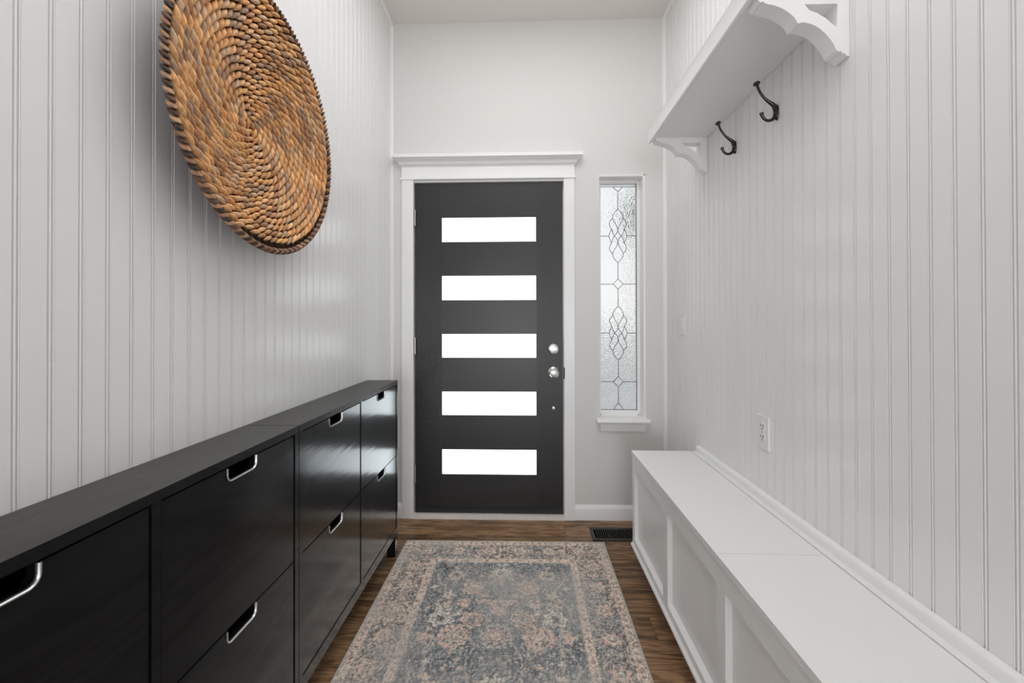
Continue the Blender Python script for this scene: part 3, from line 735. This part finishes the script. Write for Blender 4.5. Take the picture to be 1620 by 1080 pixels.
# ------------------------------------------------------------------ rug
RX0, RX1, RY0, RY1 = -.648, .421, .62, 2.303
NX, NY = 430, 660
def fnoise(shape, cells, seed):
    g = np.random.default_rng(seed); ny, nx = shape; cy, cx = cells
    G = g.random((cy + 3, cx + 3))
    yy = np.linspace(0, cy, ny); xx = np.linspace(0, cx, nx)
    yi = yy.astype(int); xi = xx.astype(int); fy = yy - yi; fx = xx - xi
    fy = fy * fy * (3 - 2 * fy); fx = fx * fx * (3 - 2 * fx)
    a = G[yi][:, xi]; b = G[yi][:, xi + 1]; c = G[yi + 1][:, xi]; d = G[yi + 1][:, xi + 1]
    return (a * (1 - fx) + b * fx) * (1 - fy[:, None]) + (c * (1 - fx) + d * fx) * fy[:, None]
def rug_colours():
    xs = np.linspace(RX0, RX1, NX); ys = np.linspace(RY1, RY0, NY)       # row 0 = far end
    Xg, Yg = np.meshgrid(xs, ys); sh = Xg.shape
    cx = (RX0 + RX1) / 2 
    u = Xg - cx; v = RY1 - Yg                                             # v: distance from the far end
    W2 = (RX1 - RX0) / 2
    warp = (fnoise(sh, (60, 40), 1) - .5) * .012
    au = np.abs(u) + warp * .5; vv = v + warp
    edge = np.minimum(W2 - np.abs(u), v) ; edge = np.minimum(edge, Yg - RY0)
    blue = np.array([.090, .103, .118]); blue2 = np.array([.135, .148, .156]); dark = np.array([.030, .034, .042])
    pink = np.array([.42, .275, .215]); beige = np.array([.43, .345, .265]); pale = np.array([.46, .42, .36]); grn = np.array([.15, .165, .150])
    n1 = fnoise(sh, (26, 17), 2)[..., None]
    img = blue * (1 - n1) + blue2 * n1
    def blend(mask, col, k=1.):
        nonlocal img
        m_ = np.clip(mask, 0, 1)[..., None] * k
        img = img * (1 - m_) + np.asarray(col) * m_
    soft = .0035
    def disc(cu, cv, r, col, k=.9, petals=0, amp=.2):
        for s in ((1, -1) if cu else (1,)):
            du, dv = u - s * cu + warp, vv - cv
            rr = np.hypot(du, dv); an = np.arctan2(dv, du)
            rad = r * (1 + amp * np.cos(petals * an)) if petals else r
            blend((rad - rr) / soft * .5 + .5, col, k)
    def ringf(cu, cv, r, wd, col, k=.85, petals=0, amp=.15):
        for s in ((1, -1) if cu else (1,)):
            du, dv = u - s * cu + warp, vv - cv
            rr = np.hypot(du, dv); an = np.arctan2(dv, du)
            rad = r * (1 + amp * np.cos(petals * an)) if petals else r
            blend((wd - np.abs(rr - rad)) / soft * .5 + .5, col, k)
    def flower(cu, cv, r, outer, inner, petals=8):
        disc(cu, cv, r * 1.12, dark, .55, petals, .16); disc(cu, cv, r, outer, .9, petals, .16)
        ringf(cu, cv, r * .62, .0028, dark, .6, petals, .12); disc(cu, cv, r * .42, inner, .85, 6, .15); disc(cu, cv, r * .16, dark, .7)
    def tri(cu, cv, w_, h_, col, k=.9):
        for s in ((1, -1) if cu else (1,)):
            du, dv = np.abs(u - s * cu + warp), vv - cv
            m_ = (w_ * (1 - np.clip(dv / h_, -.15, 1)) * (.75 + .25 * np.cos(dv / h_ * 9)) - du) / soft * .4 + .5
            blend(np.where((dv > -.01) & (dv < h_), m_, 0), col, k)
    def vine(f_u, v0, v1, wd, col, k=.7):
        for s in (1, -1):
            tgt = f_u(vv)
            m_ = (wd - np.abs(u * s - tgt)) / soft * .5 + .5
            blend(np.where((vv > v0) & (vv < v1), m_, 0), col, k)
    # field: arabesque vines, small leaves and blossoms
    for a0, fr, ph in ((.07, 17, 0), (.15, 21, 1.2), (.22, 15, 2.1), (.27, 24, .4)):
        vine(lambda q, a0=a0, fr=fr, ph=ph: a0 + .03 * np.sin(q * fr + ph), .2, 3, .0028, beige, .65)
        vine(lambda q, a0=a0, fr=fr, ph=ph: a0 + .036 * np.sin(q * fr * 1.3 + ph + 2), .2, 3, .0022, dark, .6)
    g = np.random.default_rng(5)
    for i in range(150):
        cu, cv = g.uniform(.015, .32), g.uniform(.21, 1.65)
        c_ = [beige, pink, grn, dark, pale, dark, beige][g.integers(7)]
        disc(cu, cv, g.uniform(.006, .014), c_, .75, int(g.integers(3, 6)), .35)
    # main motifs, mirrored about the long axis
    k_ = 0
    for off in (0., .62, 1.24):
        disc(0, .30 + off, .055, beige, .55, 9, .25); flower(0, .29 + off, .036, pale, grn, 9); tri(0, .335 + off, .03, .05, pink, .8)
        flower(.125, .40 + off, .047, pink, beige, 7); flower(.215, .31 + off, .036, beige, dark, 6)
        tri(0, .495 + off, .082, .095, pink, .9); tri(0, .50 + off, .040, .055, beige, .8); disc(0, .515 + off, .012, dark, .7)
        disc(.07, .455 + off, .018, pink, .8, 5, .3); disc(.155, .505 + off, .024, pink, .75, 5, .3); disc(.225, .455 + off, .026, beige, .8, 5, .3)
        flower(.106, .605 + off, .046, pink, grn, 8); flower(.235, .60 + off, .044, pale, dark, 7); disc(.24, .53 + off, .024, beige, .7, 5, .3)
        disc(.18, .66 + off, .02, pink, .7, 5, .3)
        ringf(.165, .70 + off, .048, .012, pink, .75, 10, .1); flower(.165, .70 + off, .030, beige, pink, 8); flower(0, .695 + off, .040, pink, beige, 8)
        ringf(0, .695 + off, .058, .007, pale, .5, 12, .1); disc(.275, .70 + off, .03, pink, .6, 5, .3)
    # border bands (they cover the field outside .205)
    inb = (.205 - edge) / soft * .5 + .5
    nb = fnoise(sh, (34, 22), 8)[..., None]
    bcol = (pink * .55 + beige * .45) * (1 - nb * .25) + pale * nb * .15
    m_ = np.clip(inb, 0, 1)[..., None]; img = img * (1 - m_) + bcol * m_
    # main border: dark and blue scrolls, blossoms
    run = np.where(W2 - np.abs(u) < v, vv, np.abs(u) + warp)              # coordinate along the border
    mid = .098
    inmain = (edge > .040) & (edge < .168)
    d1 = np.abs(edge + warp - mid - .030 * np.sin(run * 38)); d2 = np.abs(edge - warp - mid - .042 * np.sin(run * 38 + 2.4))
    blend(np.where(inmain, (.0035 - d1) / soft * .5 + .5, 0), dark, .75); blend(np.where(inmain, (.003 - d2) / soft * .5 + .5, 0), blue, .7)
    n3 = fnoise(sh, (150, 96), 3); n4 = fnoise(sh, (90, 60), 4); n5 = fnoise(sh, (14, 9), 6); f2b = fnoise(sh, (300, 190), 19)
    blend(np.where(inmain, (n3 - .56) * 9, 0), dark, .72)
    blend(np.where(inmain, (n4 - .62) * 9, 0), grn, .55)
    blend(np.where(inmain, (n5 - .56) * 4 * (n4 + .3), 0), blue2, .7)
    blend(np.where(inmain, (f2b - .6) * 8, 0), dark, .6)
    cell = .155; q = (run / cell) % 1 - .5
    for rr_, c_, kk_ in ((.040, dark, .55), (.035, pink, .85), (.022, beige, .8), (.015, dark, .6), (.008, pale, .8)):
        rad = np.hypot(q * cell, edge - mid); an = np.arctan2(edge - mid, q * cell)
        blend(np.where(inmain, (rr_ * (1 + .18 * np.cos(7 * an)) + warp * .6 - rad) / soft * .5 + .5, 0), c_, kk_)
    # guard stripes
    for e0, e1, c_ in ((.0, .012, grn), (.012, .034, beige), (.168, .171, dark), (.171, .200, beige), (.200, .2035, dark), (.036, .039, dark)):
        blend(np.where((edge > e0) & (edge < e1), .55 + .8 * (f2b - .5), 0), c_, .8)
    for e0, cell in ((.023, .034), (.185, .052)):
        q = ((run / cell) % 1 - .5) * cell; rad = np.hypot(q, edge - e0) + warp * .4
        blend((.0075 - rad) / soft * .5 + .5, dark, .75); blend((.0035 - rad) / soft * .5 + .5, pink, .8)
    # wear: speckle, faded patches, woven lines
    fine = RNG.random(sh); f2 = fnoise(sh, (330, 215), 9); f3 = fnoise(sh, (165, 108), 10)
    blend((f2 - .66) * 7, pale, .45); blend((.34 - f2) * 7, dark, .65); blend((f3 - .70) * 7, beige, .4); blend((.26 - f3) * 6, blue, .4)
    fade = fnoise(sh, (9, 6), 12); blend((fade - .35) * 1.6, np.array([.25, .235, .215]), .62)
    img = img * (.80 + .40 * fine[..., None]) * 2.2
    grey_ = img.mean(-1, keepdims=True); img = img * .74 + grey_ * np.array([1.02, 1.0, .97]) * .26
    lines = RNG.random(NY)[:, None, None] * .16 + .92; img = img * lines
    cols_ = RNG.random(NX)[None, :, None] * .12 + .94; img = img * cols_
    hgt = (fine - .5) * .0006 + (f2 - .5) * .0012
    return Xg, Yg, img, hgt
Xg, Yg, img, hgt = rug_colours()
rg = root('area_rug', ((RX0 + RX1) / 2, (RY0 + RY1) / 2, 0), 'faded blue and pink oriental-pattern runner rug on the wood floor', 'rug')
ro = ORG[rg]
# the photographed rug lies slightly skewed: far edge runs a touch away on the right
skew = (Xg - RX0) * .010 * (Yg - RY0) / (RY1 - RY0)
co = np.stack([Xg - ro.x, Yg + skew - ro.y, .0065 + hgt], -1).reshape(-1, 3).astype(np.float32)
idx = np.arange(NX * NY).reshape(NY, NX)
quads = np.stack([idx[1:, :-1], idx[1:, 1:], idx[:-1, 1:], idx[:-1, :-1]], -1).reshape(-1, 4).astype(np.int32)
me = bpy.data.meshes.new('pile')
me.vertices.add(len(co)); me.vertices.foreach_set('co', co.ravel())
me.loops.add(quads.size); me.loops.foreach_set('vertex_index', quads.ravel())
me.polygons.add(len(quads)); me.polygons.foreach_set('loop_start', np.arange(0, quads.size, 4, dtype=np.int32))
me.update(calc_edges=True)
at = me.color_attributes.new('col', 'FLOAT_COLOR', 'POINT')
at.data.foreach_set('color', np.concatenate([img.reshape(-1, 3), np.ones((NX * NY, 1))], 1).astype(np.float32).ravel())
me.materials.append(M['rug']); me.polygons.foreach_set('use_smooth', np.ones(len(quads), dtype=bool))
po = bpy.data.objects.new('pile', me); COL.objects.link(po); po.parent = rg; ORG[po] = ro
sk = .010
bm = bmesh.new()
e_ = .0035
tube(bm, [(RX0, RY0, e_), (RX0, RY1, e_)], .0042, 8); tube(bm, [(RX1, RY0, e_), (RX1, RY1 + sk * (RX1 - RX0), e_)], .0042, 8)
tube(bm, [(RX0, RY1, e_), (RX1, RY1 + sk * (RX1 - RX0), e_)], .0042, 8); tube(bm, [(RX0, RY0, e_), (RX1, RY0, e_)], .0042, 8)
obj('binding', bm, M['binding'], rg)
# woven backing under the pile
obj('backing', B(RX0, RX1, RY0, RY1, .0005, .004), M['binding'], rg)

# ------------------------------------------------------------------ outside, seen only through the textured sidelight
o = obj('ground', B(-14, 18, WT + .05, 40, -.25, -.15), M['ground']); tag(o, 'ground outside the front door, mottled to make the glass sparkle', kind='structure')
tr = root('garden_tree', (2.3, 8.6, -.15), 'dark tree outside, a blurred blotch behind the sidelight glass', 'tree')
bm = bmesh.new(); tube(bm, [(2.3, 8.6, -.15), (2.28, 8.6, 1.2), (2.32, 8.62, 2.9)], [.06, .05, .04], 10); obj('trunk', bm, M['bark'], tr)
bm = bmesh.new()
g = random.Random(3)
for i in range(330):
    a, e, rr = g.uniform(0, 6.28), g.uniform(-1, 1), g.uniform(.3, 1)
    c = Vector((2.3 + .27 * rr * math.cos(a) * math.sqrt(1 - e * e), 8.6 + .27 * rr * math.sin(a) * math.sqrt(1 - e * e), 3.35 + .58 * rr * e))
    s_ = g.uniform(.04, .08); m4 = Matrix.Rotation(g.uniform(0, 6.28), 4, 'Z') @ Matrix.Rotation(g.uniform(-1, 1), 4, 'X')
    q = [bm.verts.new(c + (m4 @ Vector(p)) * s_) for p in ((-1, -.5, 0), (0, -.8, .15), (1, -.5, 0), (1.2, .3, .1), (0, .8, -.1), (-1.1, .4, .1))]
    bm.faces.new(q)
o = obj('crown', bm, M['leaf'], tr, smooth=False); o['kind'] = 'stuff'
